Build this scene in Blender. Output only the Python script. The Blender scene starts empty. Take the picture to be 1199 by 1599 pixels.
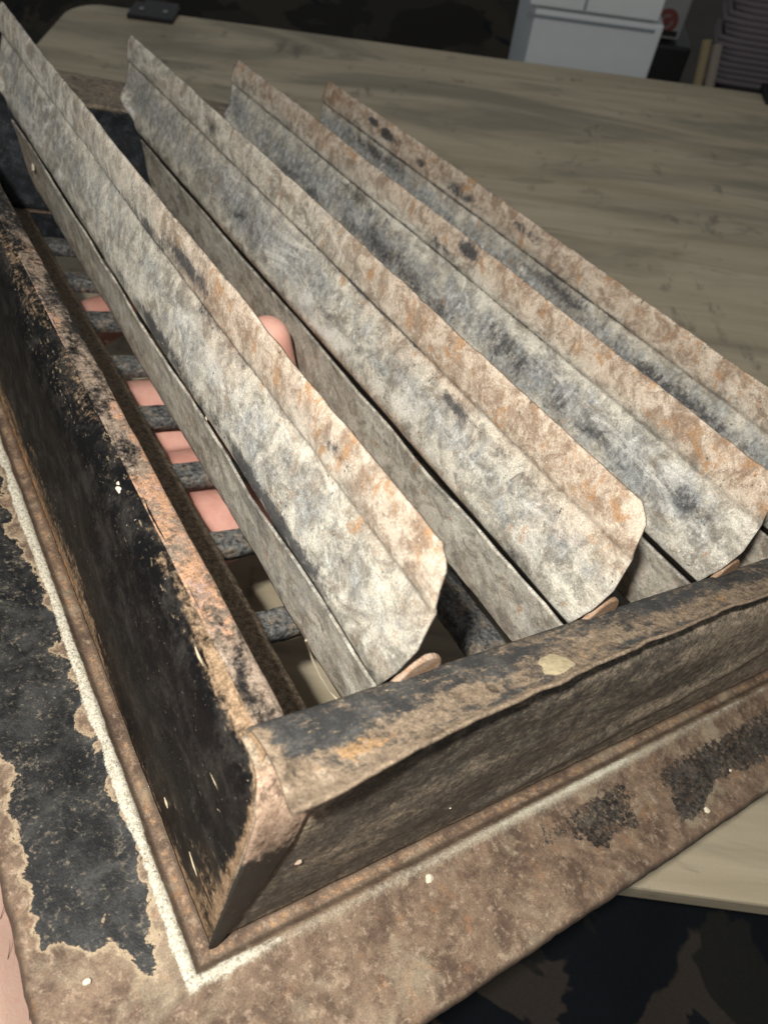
import bpy, bmesh, math, random
import numpy as np
from mathutils import Matrix, Vector

# ------------------------------------------------------------------ frame of reference
SC = 0.0042                       # one working unit of the register = 4.2 mm
F_PX, CX, CY = 1165.0, 599.5, 799.5
def ray(p): return np.array([p[0]-CX, p[1]-CY, F_PX])/F_PX
_S = ray((2230., 530.)); _S /= np.linalg.norm(_S)
_L = ray((-440., -548.)); _L /= np.linalg.norm(_L)
_m = _S+_L; _m /= np.linalg.norm(_m); _d = _S-_L; _d /= np.linalg.norm(_d)
AX = (_m+_d)/math.sqrt(2); AY = (_m-_d)/math.sqrt(2); AZ = np.cross(AX, AY)
MR = np.stack([AX, AY, AZ], 1)                  # register axes in camera axes (x right, y down, z forward)
TR = ray((325, 1477))*30.0                      # the register's front corner
th, ro = math.radians(54), math.radians(7.7)
_up = np.array([math.sin(ro), -math.cos(ro), 0.]); _fw = np.array([0, 0, 1.])
WZ = math.cos(th)*_up-math.sin(th)*_fw
WX = np.array([math.cos(ro), math.sin(ro), 0.])
WY = math.sin(th)*_up+math.cos(th)*_fw
CW = np.stack([WX, WY, WZ], 0)                  # camera axes -> world axes
CAM_H = float(-WZ@(ray((1000, 1385))*57.5))     # camera height over the table top
CAMP = np.array([0, 0, CAM_H])
def cam2w(q): return CW@np.asarray(q, float)+CAMP
def table_at(p, z=0.0):                          # where the view ray of a pixel meets height z (table top = 0)
    r = CW@ray(p); return CAMP+r*((z-CAM_H)/r[2])
def at_y(p, y):
    r = CW@ray(p); return CAMP+r*(y/r[1])

C = bpy.context.scene.collection
sc = bpy.context.scene

# ------------------------------------------------------------------ camera
cd = bpy.data.cameras.new('camera'); cam = bpy.data.objects.new('camera', cd); C.objects.link(cam)
cd.sensor_fit = 'VERTICAL'; cd.sensor_height = 36.0; cd.sensor_width = 27.0; cd.lens = F_PX/1599*36.0
cd.clip_start = 0.01; cd.clip_end = 50
R = np.stack([CW@np.array([1, 0, 0]), CW@np.array([0, -1, 0]), CW@np.array([0, 0, -1])], 1)
mw = Matrix([list(R[i])+[CAMP[i]*SC] for i in range(3)]+[[0, 0, 0, 1]])
cam.matrix_world = mw
cd.dof.use_dof = True; cd.dof.focus_distance = 37*SC; cd.dof.aperture_fstop = 28.0
sc.camera = cam
# ------------------------------------------------------------------ light: the phone's flash, and a dim room
w = bpy.data.worlds.new('World'); sc.world = w; w.use_nodes = True
bg = w.node_tree.nodes['Background']; bg.inputs[0].default_value = (0.95, 0.98, 1.0, 1); bg.inputs[1].default_value = 0.20
ld = bpy.data.lights.new('flash', 'POINT'); ld.energy = 4.35; ld.color = (1.0, 0.965, 0.89); ld.shadow_soft_size = 0.0045
flash = bpy.data.objects.new('flash', ld); C.objects.link(flash)
flash.location = Vector(cam2w((-4.5, -7.6, -14.0))*SC)
sc.view_settings.view_transform = 'Standard'; sc.view_settings.look = 'None'
sc.view_settings.exposure = 0.0; sc.view_settings.gamma = 1.0
sc.cycles.use_denoising = True

# ------------------------------------------------------------------ numeric noise
def _hash(i, j, k, seed):
    n = (i*374761393+j*668265263+k*2147483647+seed*1274126177) & 0xffffffff
    n = ((n ^ (n >> 13))*1274126177) & 0xffffffff
    return ((n ^ (n >> 16)) & 0xffff)/65535.0
def vnoise(P, seed=0):
    P = np.asarray(P, float); I = np.floor(P).astype(np.int64); f = P-I; f = f*f*(3-2*f)
    out = 0
    for a in (0, 1):
        for b in (0, 1):
            for c in (0, 1):
                wgt = (f[..., 0] if a else 1-f[..., 0])*(f[..., 1] if b else 1-f[..., 1])*(f[..., 2] if c else 1-f[..., 2])
                out = out+wgt*_hash(I[..., 0]+a, I[..., 1]+b, I[..., 2]+c, seed)
    return out
def fbm(P, scale=1.0, octv=3, seed=0):
    P = np.asarray(P, float)*scale; s = 0; a = .5; t = 0
    for o in range(octv):
        s = s+a*vnoise(P*(2**o)+17.3*o, seed+o); t += a; a *= .5
    return s/t
def smooth(x, a, b):
    t = np.clip((np.asarray(x, float)-a)/(b-a), 0, 1); return t*t*(3-2*t)

# ------------------------------------------------------------------ object helpers
def tag(o, label=None, cat=None, group=None, kind=None):
    if label: o['label'] = label
    if cat: o['category'] = cat
    if group: o['group'] = group
    if kind: o['kind'] = kind
    return o
def empty(name, label, cat, mat=None, group=None):
    o = bpy.data.objects.new(name, None); C.objects.link(o); o.empty_display_size = .02
    if mat is not None: o.matrix_world = mat
    return tag(o, label, cat, group)
def link(name, me, mat, parent=None):
    o = bpy.data.objects.new(name, me); C.objects.link(o)
    if mat: me.materials.append(mat)
    if parent: o.parent = parent
    return o
def mesh_from(verts, faces, smoothed=True, attrs=None):
    me = bpy.data.meshes.new('mesh')
    me.from_pydata([tuple(v) for v in np.asarray(verts)*SC], [], faces); me.validate(); me.update()
    if smoothed: me.polygons.foreach_set('use_smooth', [True]*len(me.polygons))
    for k, v in (attrs or {}).items():
        a = me.attributes.new(k, 'FLOAT', 'POINT'); a.data.foreach_set('value', np.asarray(v, np.float32).ravel())
    return me
def grid_faces(nu, nv, closed=False):
    f = []
    for i in range(nu-1):
        for j in range(nv-1 if not closed else nv):
            j2 = (j+1) % nv
            f.append((i*nv+j, (i+1)*nv+j, (i+1)*nv+j2, i*nv+j2))
    return f
def sheet(name, Pg, mat, parent, thick=0.13, attrs=None, off=0.0, flip=False):
    """a bent sheet of metal: grid of points nu x nv x 3 with a real thickness"""
    nu, nv = Pg.shape[:2]; f = grid_faces(nu, nv)
    if flip: f = [tuple(reversed(q)) for q in f]
    me = mesh_from(Pg.reshape(-1, 3), f, True, attrs)
    o = link(name, me, mat, parent)
    m = o.modifiers.new('thickness', 'SOLIDIFY'); m.thickness = thick*SC; m.offset = off
    return o
def poly_path(pts, n):
    """n points along a polyline, evenly by length"""
    pts = np.asarray(pts, float); d = np.r_[0, np.cumsum(np.linalg.norm(np.diff(pts, axis=0), axis=1))]
    t = np.linspace(0, d[-1], n); return np.stack([np.interp(t, d, pts[:, k]) for k in range(pts.shape[1])], 1)
def rounded(pts, it=2):
    pts = np.asarray(pts, float)
    for _ in range(it):
        q = [pts[0]]
        for a, b in zip(pts[:-1], pts[1:]): q += [a*.75+b*.25, a*.25+b*.75]
        q.append(pts[-1]); pts = np.array(q)
    return pts
def box_verts(c, e, axes=np.eye(3)):
    return [np.asarray(c)+sum(s*h*a for s, h, a in zip(sg, e, axes)) for sg in
            [(-1, -1, -1), (1, -1, -1), (1, 1, -1), (-1, 1, -1), (-1, -1, 1), (1, -1, 1), (1, 1, 1), (-1, 1, 1)]]
BOXF = [(0, 3, 2, 1), (4, 5, 6, 7), (0, 1, 5, 4), (1, 2, 6, 5), (2, 3, 7, 6), (3, 0, 4, 7)]
def block(name, c, e, mat, parent=None, bevel=.15, axes=np.eye(3)):
    me = mesh_from(box_verts(c, e, axes), BOXF, False); o = link(name, me, mat, parent)
    if bevel:
        m = o.modifiers.new('bevel', 'BEVEL'); m.width = bevel*SC; m.segments = 3
    return o
def tube(name, pts, rad, mat, parent=None, n=8, sub=1):
    pts = np.asarray(pts, float); rad = np.broadcast_to(np.asarray(rad, float), (len(pts),))
    V = []
    for i, p in enumerate(pts):
        t = pts[min(i+1, len(pts)-1)]-pts[max(i-1, 0)]; t = t/np.linalg.norm(t)
        a = np.cross(t, [0, 0, 1.]);
        if np.linalg.norm(a) < .1: a = np.cross(t, [1., 0, 0])
        a /= np.linalg.norm(a); b = np.cross(t, a)
        for k in range(n):
            an = 2*math.pi*k/n; V.append(p+rad[i]*(math.cos(an)*a+math.sin(an)*b))
    f = grid_faces(len(pts), n, True); f.append(tuple(range(n))[::-1]); f.append(tuple(range((len(pts)-1)*n, len(pts)*n)))
    return link(name, mesh_from(V, f), mat, parent)
def blob_mesh(c, r, seed=0, squash=(1, 1, 1), lump=.25, sub=2):
    bm = bmesh.new(); bmesh.ops.create_icosphere(bm, subdivisions=sub, radius=1.0)
    V = np.array([v.co[:] for v in bm.verts]); f = [tuple(v.index for v in q.verts) for q in bm.faces]; bm.free()
    d = 1+lump*(fbm(V+seed*3.1, 1.3, 3, seed)-.5)*2
    return mesh_from(V*d[:, None]*r*np.array(squash)+np.asarray(c), f)

# ------------------------------------------------------------------ node helpers
class NB:
    def __init__(self, name):
        self.m = bpy.data.materials.new(name); self.m.use_nodes = True; self.t = self.m.node_tree
        self.b = self.t.nodes['Principled BSDF']; self._P = None
    def n(self, ty, **kw):
        nd = self.t.nodes.new(ty)
        for k, v in kw.items(): setattr(nd, k, v)
        return nd
    def put(self, sock, v):
        if isinstance(v, bpy.types.NodeSocket): self.t.links.new(v, sock)
        elif isinstance(v, (tuple, list)):
            sock.default_value = (*v, 1.0) if (len(v) == 3 and sock.type == 'RGBA') else v
        else: sock.default_value = v
    def P(self):
        if self._P is None:
            tc = self.n('ShaderNodeTexCoord'); s = self.n('ShaderNodeVectorMath', operation='SCALE')
            self.t.links.new(tc.outputs['Object'], s.inputs[0]); s.inputs['Scale'].default_value = 1/SC; self._P = s.outputs[0]
        return self._P
    def st(self, v, off=(0, 0, 0)):
        m = self.n('ShaderNodeVectorMath', operation='MULTIPLY_ADD'); self.put(m.inputs[0], self.P()); m.inputs[1].default_value = v; m.inputs[2].default_value = off
        return m.outputs[0]
    def noise(self, scale, detail=5, rough=.6, dist=0., vec=None):
        x = self.n('ShaderNodeTexNoise'); self.put(x.inputs['Vector'], vec if vec is not None else self.P())
        x.inputs['Scale'].default_value = scale; x.inputs['Detail'].default_value = detail
        x.inputs['Roughness'].default_value = rough; x.inputs['Distortion'].default_value = dist
        return x.outputs['Fac']
    def vor(self, scale, vec=None, feature='F1'):
        x = self.n('ShaderNodeTexVoronoi', feature=feature); self.put(x.inputs['Vector'], vec if vec is not None else self.P())
        x.inputs['Scale'].default_value = scale; return x.outputs['Distance']
    def sep(self, i):
        s = self.n('ShaderNodeSeparateXYZ'); self.put(s.inputs[0], self.P()); return s.outputs[i]
    def at(self, name): return self.n('ShaderNodeAttribute', attribute_name=name).outputs['Fac']
    def ma(self, op, a, b=0., c=None):
        x = self.n('ShaderNodeMath', operation=op); self.put(x.inputs[0], a); self.put(x.inputs[1], b)
        if c is not None: self.put(x.inputs[2], c)
        return x.outputs[0]
    def sm(self, x, a, b, lo=0., hi=1.):
        r = self.n('ShaderNodeMapRange', interpolation_type='SMOOTHSTEP'); self.put(r.inputs[0], x)
        r.inputs[1].default_value = a; r.inputs[2].default_value = b; r.inputs[3].default_value = lo; r.inputs[4].default_value = hi
        return r.outputs[0]
    def mix(self, f, a, b, mode='MIX'):
        x = self.n('ShaderNodeMix', data_type='RGBA', blend_type=mode); self.put(x.inputs[0], f)
        self.put(x.inputs[6], a); self.put(x.inputs[7], b); return x.outputs[2]
    def fin(self, col, rough=.6, bump=None, bs=.4, bd=.1, spec=.4, metal=0.):
        self.put(self.b.inputs['Base Color'], col); self.put(self.b.inputs['Roughness'], rough)
        self.put(self.b.inputs['Specular IOR Level'], spec); self.put(self.b.inputs['Metallic'], metal)
        if bump is not None:
            x = self.n('ShaderNodeBump'); x.inputs['Strength'].default_value = bs; x.inputs['Distance'].default_value = bd*SC
            self.put(x.inputs['Height'], bump); self.t.links.new(x.outputs[0], self.b.inputs['Normal'])
        return self.m

def grainy(b, col, amt=.35, scale=14.):
    g = b.sm(b.noise(scale, 4, .75), .3, .7, 1-amt, 1+amt*.6)
    cc = b.n('ShaderNodeCombineColor'); [b.put(cc.inputs[i], g) for i in range(3)]
    return b.mix(1.0, col, cc.outputs[0], 'MULTIPLY')

# ---- chalky galvanised metal of the louvers: attrs rust, dark, blue
def mat_galv(name, warm=0.0):
    b = NB(name); ma = b.ma
    zone = b.noise(.085, 3, .55, .8, b.st((1, .8, 1.4), (3, 3, 3)))
    big = b.noise(.20, 5, .6, .5, b.st((1, .55, 1)))
    med = b.noise(.85, 9, .72, .7, b.st((1, .8, .9), (7, 3, 1)))
    smr = b.noise(.52, 9, .74, .9, b.st((1, .9, .85), (3, 9, 4)))
    mot = b.noise(2.1, 9, .78, .4, b.st((1, 1, .8), (17, 1, 5)))
    fine = b.noise(3.4, 8, .80, .2)
    rust, dark, blue = b.at('rust'), b.at('dark'), b.at('blue')
    c = b.mix(b.sm(ma('ADD', med, ma('MULTIPLY', fine, .5)), .60, .86), (.27, .25, .21), (.75, .705, .60))
    f_blue = b.sm(ma('ADD', ma('MULTIPLY', blue, .30), ma('ADD', ma('MULTIPLY', smr, .85), ma('ADD', ma('MULTIPLY', zone, .45), ma('MULTIPLY', fine, .25)))), .84, 1.06)
    bl = b.mix(b.sm(ma('ADD', mot, ma('MULTIPLY', smr, .6)), .64, .98), (.105, .112, .12), (.52, .53, .52))
    c = b.mix(ma('MULTIPLY', f_blue, .92), c, bl)
    # white bloom and warm grime
    c = b.mix(b.sm(ma('ADD', mot, ma('ADD', ma('MULTIPLY', fine, .5), ma('MULTIPLY', zone, -.25))), .66, .84, 0, .9), c, (.86, .825, .75))
    c = b.mix(b.sm(ma('ADD', b.noise(.55, 9, .72, .8, b.st((1, 1, 1), (51, 7, 3))), ma('MULTIPLY', fine, .4)), .70, .92, 0, .75), c, (.24, .18, .12))
    gst = b.noise(.26, 7, .66, 1.0, b.st((1, .22, 1), (61, 3, 13)))
    c = b.mix(b.sm(ma('ADD', gst, ma('MULTIPLY', fine, .35)), .70, .88, 0, .62), c, b.mix(b.sm(mot, .4, .6), (.13, .115, .095), (.30, .27, .225)))
    chk = b.noise(.38, 8, .68, 1.2, b.st((1, .3, 1), (5, 83, 3)))
    c = b.mix(b.sm(ma('ADD', chk, ma('MULTIPLY', fine, .35)), .73, .87, 0, .75), c, (.86, .83, .77))
    # tan/pink rust haze
    f_r = b.sm(ma('ADD', ma('MULTIPLY', rust, .50), ma('ADD', ma('MULTIPLY', big, .6), ma('ADD', ma('MULTIPLY', fine, .55), ma('MULTIPLY', mot, .6)))), 1.02, 1.40)
    tan = b.mix(b.sm(ma('ADD', med, ma('MULTIPLY', mot, .7)), .72, 1.0), (.31, .205, .135), (.69, .565, .445))
    c = b.mix(ma('MULTIPLY', f_r, .88), c, tan)
    # orange freckles
    spot = b.sm(ma('ADD', b.noise(1.0, 7, .68, .5, b.st((1, 1, .7), (21, 5, 8))), ma('ADD', ma('MULTIPLY', rust, .10), ma('MULTIPLY', fine, .25))), .76, .87)
    c = b.mix(ma('MULTIPLY', spot, .8), c, (.46, .255, .12))
    # charcoal stains, darker hinge edge and crease line, broken into specks
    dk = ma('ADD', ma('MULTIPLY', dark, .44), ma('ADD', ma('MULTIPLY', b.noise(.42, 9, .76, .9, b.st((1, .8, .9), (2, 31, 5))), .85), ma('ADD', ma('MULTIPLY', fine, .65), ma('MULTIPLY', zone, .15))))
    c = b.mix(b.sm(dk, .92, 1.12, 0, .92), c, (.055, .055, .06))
    clus = b.sm(b.noise(.45, 4, .6, .5, b.st((1, 1, 1), (9, 61, 5))), .42, .68)
    sp = b.sm(ma('ADD', b.noise(4.4, 5, .68), ma('ADD', ma('MULTIPLY', dark, .10), ma('MULTIPLY', clus, .13))), .70, .76)
    c = b.mix(ma('MULTIPLY', sp, .85), c, (.045, .038, .034))
    wsp = b.sm(b.noise(5.0, 4, .62, 0, b.st((1, 1, 1), (40, 2, 2))), .67, .72)
    c = b.mix(ma('MULTIPLY', wsp, .8), c, (.88, .84, .76))
    if warm: c = b.mix(warm, c, b.mix(b.sm(ma('ADD', med, ma('MULTIPLY', fine, .5)), .56, .86), (.27, .23, .175), (.66, .615, .525)))
    c = grainy(b, c, .36, 12.)
    h = ma('ADD', ma('MULTIPLY', fine, .8), ma('ADD', ma('MULTIPLY', b.noise(11, 4, .75), .6), ma('MULTIPLY', mot, .6)))
    return b.fin(c, b.sm(fine, .3, .7, .55, .8), h, .8, .15, .35)

# ---- black paint over rust.  attr wear: 0 sound paint, 1 bare
def mat_paint(name, stretch=(1, .12, 1), paint=(.006, .006, .0065), bare=((.13, .085, .05), (.36, .25, .16)), orange=(.60, .30, .13), o_amt=.5, gloss=.38, scale=1.1, soft=.10, greyed=(.035, .034, .034), dust=.5, spec=.18, bs=.45):
    b = NB(name); ma = b.ma
    wear, orn = b.at('wear'), b.at('orange')
    st = b.noise(scale, 8, .74, .25, b.st(stretch)); fine = b.noise(3.2, 7, .78, .2); med = b.noise(.8, 6, .65, .4, b.st((1, .6, 1), (5, 5, 9)))
    along = (1, .10, 1) if stretch[1] < stretch[0] else (.10, 1, 1)
    hair = b.noise(4.2, 6, .66, .15, b.st(along, (3, 3, 3)))
    p = b.mix(b.sm(ma('ADD', med, ma('MULTIPLY', fine, .6)), .72, 1.05), paint, greyed)
    # dust: pale specks that gather in patches
    dm = b.sm(ma('ADD', b.noise(4.4, 5, .7, .2, b.st(tuple(max(.4, x) for x in stretch), (8, 8, 1))), ma('ADD', ma('MULTIPLY', wear, .16), ma('MULTIPLY', b.noise(.4, 4, .6, .4, b.st(stretch, (1, 7, 7))), .30))), .80, .90)
    p = b.mix(ma('MULTIPLY', dm, dust), p, (.30, .235, .15))
    bc = b.mix(b.sm(ma('ADD', fine, ma('MULTIPLY', st, .3)), .45, .85), bare[0], bare[1])
    bc = b.mix(b.sm(b.noise(1.3, 6, .7, .4, b.st((1, .8, 1), (3, 19, 9))), .55, .72, 0, .7), bc, tuple(min(1., x*1.25+.06) for x in bare[1]))
    bc = b.mix(b.sm(b.noise(1.1, 7, .72, .4, b.st((1, .7, 1), (23, 1, 9))), .54, .68, 0, .8), bc, tuple(x*.35 for x in bare[0]))
    m = ma('ADD', ma('MULTIPLY', wear, .8), ma('ADD', ma('MULTIPLY', st, .8), ma('MULTIPLY', fine, .50)))
    msk = b.sm(m, 1.02-soft, 1.02+soft)
    c = b.mix(msk, p, bc)
    om = b.sm(ma('ADD', ma('MULTIPLY', orn, .8), ma('ADD', ma('MULTIPLY', b.noise(.75, 8, .7, .6, b.st((1, .75, 1), (13, 1, 6))), .8), ma('MULTIPLY', fine, .6))), 1.02, 1.14)
    oc = b.mix(b.sm(fine, .38, .60), tuple(x*.55 for x in orange), orange)
    oc = b.mix(b.sm(b.noise(1.7, 7, .7, .4, b.st((1, 1, 1), (3, 2, 39))), .50, .64, 0, .75), oc, tuple(x*y for x, y in zip(orange, (.75, .95, 1.5))))
    c = b.mix(ma('MULTIPLY', om, o_amt*1.6 if o_amt < .6 else 1.), c, oc)
    sc_ = b.sm(ma('ADD', hair, ma('MULTIPLY', wear, .07)), .69, .75)
    c = b.mix(ma('MULTIPLY', sc_, .6), c, (.46, .37, .24))
    sp = b.sm(b.noise(5.2, 4, .64, 0, b.st((1, 1, 1), (4, 14, 2))), .685, .735)
    c = b.mix(ma('MULTIPLY', sp, .7), c, (.60, .52, .39))
    sk = b.sm(b.noise(4.6, 4, .65, 0, b.st((1, 1, 1), (44, 4, 2))), .66, .73)
    c = b.mix(ma('MULTIPLY', sk, .75), c, (.02, .016, .014))
    c = grainy(b, c, .40, 12.)
    allm = ma('MAXIMUM', msk, om)
    r = ma('ADD', ma('MULTIPLY', allm, .78-gloss), ma('ADD', gloss-.06, ma('MULTIPLY', fine, .14)))
    h = ma('ADD', ma('MULTIPLY', fine, .6), ma('ADD', ma('MULTIPLY', msk, -.3), ma('ADD', ma('MULTIPLY', om, .45), ma('MULTIPLY', b.noise(10, 5, .75), .5))))
    return b.fin(c, r, h, bs, .09, spec)

# ---- flange plate: rust with chips of black paint.  attrs patch (signed distance, >0 inside), white, wear
def mat_flange():
    b = NB('rusted_plate'); ma = b.ma
    fine = b.noise(3.2, 6, .75, .2); med = b.noise(.5, 6, .65, .4); grit = b.noise(11, 5, .75)
    c = b.mix(b.sm(ma('ADD', med, ma('MULTIPLY', fine, .5)), .55, .95), (.080, .050, .034), (.215, .148, .10))
    c = b.mix(b.sm(b.noise(2.1, 8, .75, .3, b.st((1, 1, 1), (5, 52, 7))), .50, .66, 0, .6), c, (.40, .30, .215)); c = b.mix(b.sm(b.noise(1.7, 8, .75, .3, b.st((1, 1, 1), (5, 2, 77))), .54, .68, 0, .7), c, (.085, .056, .042))
    c = b.mix(b.sm(b.noise(.9, 5, .65, .5, b.st((1, 1, 1), (9, 2, 7))), .56, .72, 0, .55), c, (.30, .155, .075))
    c = b.mix(b.sm(b.noise(.35, 5, .6, .4, b.st((1, 1, 1), (33, 4, 7))), .52, .68, 0, .5), c, (.36, .30, .21))
    sdf = b.at('patch'); spk_ = b.at('speck')
    lob = b.vor(1.25, None, 'SMOOTH_F1'); jag = b.noise(1.6, 7, .72, .6)
    e = ma('ADD', sdf, ma('ADD', ma('MULTIPLY', ma('SUBTRACT', lob, .42), .95), ma('MULTIPLY', ma('SUBTRACT', jag, .5), 1.5)))
    pm = b.sm(e, -.035, .035)
    # isolated islands of bare metal
    isl = b.sm(ma('ADD', b.noise(1.05, 5, .6, .3, b.st((1, 1, 1), (3, 77, 5))), ma('MULTIPLY', fine, .18)), .79, .81)
    spk = b.at('speck'); brk = b.sm(ma('ADD', b.noise(3.0, 7, .74, .4), ma('ADD', ma('MULTIPLY', spk, .16), ma('MULTIPLY', ma('MULTIPLY', spk, b.sm(sdf, 0., .9, .2, 0.)), 1.))), .66, .76)
    pm = ma('MULTIPLY', pm, ma('SUBTRACT', 1, ma('MAXIMUM', isl, brk)))
    pc = b.mix(b.sm(ma('ADD', b.noise(.55, 5, .65, .6, b.st((1, 1, 1), (1, 2, 3))), ma('MULTIPLY', fine, .45)), .58, .98), (.007, .0075, .0085), (.052, .051, .048))
    pc = b.mix(b.sm(ma('ADD', b.noise(4.2, 6, .75), ma('MULTIPLY', b.noise(.7, 4, .6, .4, b.st((1, 1, 1), (71, 2, 3))), .3)), .68, .86, 0, .7), pc, (.24, .20, .15))
    # pale lip where the paint has curled off
    rim = ma('MULTIPLY', b.sm(e, -.34, -.05), ma('SUBTRACT', 1, b.sm(e, -.05, .0)))
    c = b.mix(ma('MULTIPLY', rim, b.sm(spk_, 0., .3, .65, 0.)), c, (.46, .36, .24))
    pm = ma('MULTIPLY', pm, ma('SUBTRACT', 1, ma('MULTIPLY', b.sm(spk_, 0., .3), b.sm(fine, .35, .65, .0, .32))))
    c = b.mix(pm, c, pc)
    # bead: white chips
    wh = b.at('white'); wm = b.sm(ma('ADD', ma('MULTIPLY', wh, .9), ma('ADD', ma('MULTIPLY', fine, .55), ma('MULTIPLY', b.noise(1.1, 5, .6), .4))), 1.0, 1.22)
    wc = b.mix(b.sm(b.noise(7, 4, .7), .48, .64), (.60, .56, .46), (.36, .31, .225))
    wc = b.mix(b.sm(b.noise(7, 5, .75, .3, b.st((1, 1, 1), (6, 6, 1))), .50, .68, 0, .9), wc, (.10, .085, .07))
    c = b.mix(wm, c, wc)
    pw = b.at('bead_pale'); c = b.mix(b.sm(ma('ADD', ma('MULTIPLY', pw, .75), ma('MULTIPLY', ma('SUBTRACT', b.noise(6, 5, .75), .5), 1.1)), .25, 1.0, 0, .72), c, (.50, .46, .36))
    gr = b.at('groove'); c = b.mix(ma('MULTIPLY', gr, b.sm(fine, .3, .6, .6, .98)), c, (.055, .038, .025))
    orn = b.at('orange'); c = b.mix(ma('MULTIPLY', b.sm(ma('ADD', ma('MULTIPLY', orn, .30), ma('ADD', fine, ma('MULTIPLY', ma('SUBTRACT', med, .5), .7))), .72, 1.02), .8), c, b.mix(b.sm(fine, .4, .6), (.16, .085, .04), (.42, .24, .12)))
    wsp = b.sm(b.noise(5.5, 3, .6, 0, b.st((1, 1, 1), (40, 2, 2))), .735, .78); c = b.mix(ma('MULTIPLY', wsp, .75), c, (.72, .66, .54))
    dsp = b.sm(b.noise(4.5, 3, .6, 0, b.st((1, 1, 1), (4, 42, 2))), .70, .77); c = b.mix(ma('MULTIPLY', dsp, .6), c, (.05, .038, .03))
    c = grainy(b, c, .34, 15.)
    h = ma('ADD', ma('MULTIPLY', pm, .5), ma('ADD', ma('MULTIPLY', grit, .45), ma('ADD', ma('MULTIPLY', fine, .5), ma('MULTIPLY', wm, .4))))
    return b.fin(c, b.sm(pm, 0, 1, .74, .5), h, .55, .10, .38)

def mat_cast(name, brown=.3):
    b = NB(name); ma = b.ma
    fine = b.noise(3.0, 6, .75, .3); med = b.noise(.9, 5, .65, .5); cr = b.vor(2.6, b.st((1, 1, 1), (2, 2, 2)))
    c = b.mix(b.sm(ma('ADD', fine, ma('ADD', ma('MULTIPLY', cr, .12), ma('MULTIPLY', med, .35))), .55, .98), (.034, .034, .035), (.27, .27, .262))
    c = b.mix(b.sm(ma('ADD', med, ma('MULTIPLY', fine, .3)), .78-brown*.5, .95-brown*.5, 0, .85), c, b.mix(b.sm(fine, .35, .65), (.13, .095, .062), (.36, .27, .18)))
    c = b.mix(b.sm(b.noise(1.7, 5, .6, .3, b.st((1, 1, 1), (8, 3, 2))), .68, .78, 0, .6), c, (.50, .47, .41))
    c = grainy(b, c, .4, 12.)
    return b.fin(c, .62, ma('ADD', fine, ma('MULTIPLY', cr, .5)), .8, .22, .4)

def mat_flat(name, col, rough=.6, var=.25, scale=3., spec=.4):
    b = NB(name); c = b.mix(b.noise(scale, 5, .65), tuple(x*(1-var) for x in col), tuple(min(1, x*(1+var)) for x in col))
    return b.fin(c, rough, b.noise(scale*4, 4, .7), .3, .08, spec)

def mat_table():
    b = NB('grey_brown_wood_print'); ma = b.ma
    s1 = b.noise(.24, 4, .55, 1.0, b.st((.08, 1, 1))); s2 = b.noise(1.7, 6, .7, .3, b.st((.035, 1, 1), (3, 3, 1)))
    s3 = b.noise(.085, 5, .6, .9, b.st((.22, 1, 1), (8, 2, 1)))
    c = b.mix(b.sm(ma('ADD', s1, ma('MULTIPLY', s2, .22)), .36, .84), (.365, .31, .215), (.51, .44, .32))
    c = b.mix(b.sm(s3, .44, .64, 0, .62), c, (.185, .17, .135))
    # saw marks: short dark bars across the grain, in patches
    mk = ma('MULTIPLY', b.sm(b.noise(.16, 4, .6, .5, b.st((.7, 1, 1), (5, 9, 1))), .56, .66), b.sm(b.noise(.9, 4, .6, .4, b.st((.5, .16, 1), (2, 2, 7))), .48, .62))
    c = b.mix(ma('MULTIPLY', mk, .6), c, (.12, .11, .09))
    c = b.mix(b.sm(b.noise(.22, 4, .55, 1.2, b.st((.35, 1.2, 1), (31, 9, 1))), .62, .67, 0, .35), c, (.15, .14, .115))
    c = grainy(b, c, .10, 9.)
    return b.fin(c, .6, s2, .08, .05, .25)

def mat_skin():
    b = NB('skin'); ma = b.ma
    n1 = b.noise(.35, 4, .6); n2 = b.noise(2.4, 5, .7); cr = b.noise(3., 5, .7, .3, b.st((.5, 1.6, 1)))
    c = b.mix(b.sm(n1, .3, .7), (.60, .295, .235), (.70, .40, .325))
    pale = b.at('pale')
    c = b.mix(ma('MULTIPLY', pale, .7), c, (.50, .375, .30))
    c = b.mix(b.sm(n2, .45, .75, 0, .3), c, (.55, .20, .165))
    x = b.b; x.inputs['Subsurface Weight'].default_value = .12; x.inputs['Subsurface Radius'].default_value = (.004, .0015, .0008); x.inputs['Subsurface Scale'].default_value = .5
    return b.fin(c, .5, ma('ADD', ma('MULTIPLY', cr, .6), b.noise(9, 4, .7)), .25, .10, .35)

def mat_camo(name, a=(.010, .012, .016), d=(.052, .043, .036), e=(.022, .022, .020)):
    b = NB(name); ma = b.ma
    n1 = b.noise(.034, 5, .5, 1.0); n2 = b.noise(.04, 5, .5, 1.0, b.st((1, 1, 1), (33, 17, 5))); wv = b.noise(5, 3, .6)
    c = b.mix(b.sm(n1, .49, .505), a, d); c = b.mix(b.sm(n2, .55, .565), c, e); c = b.mix(b.sm(n2, .36, .35), c, (.013, .015, .018))
    c = grainy(b, c, .3, 6)
    return b.fin(c, .9, wv, .4, .15, .1)

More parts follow.
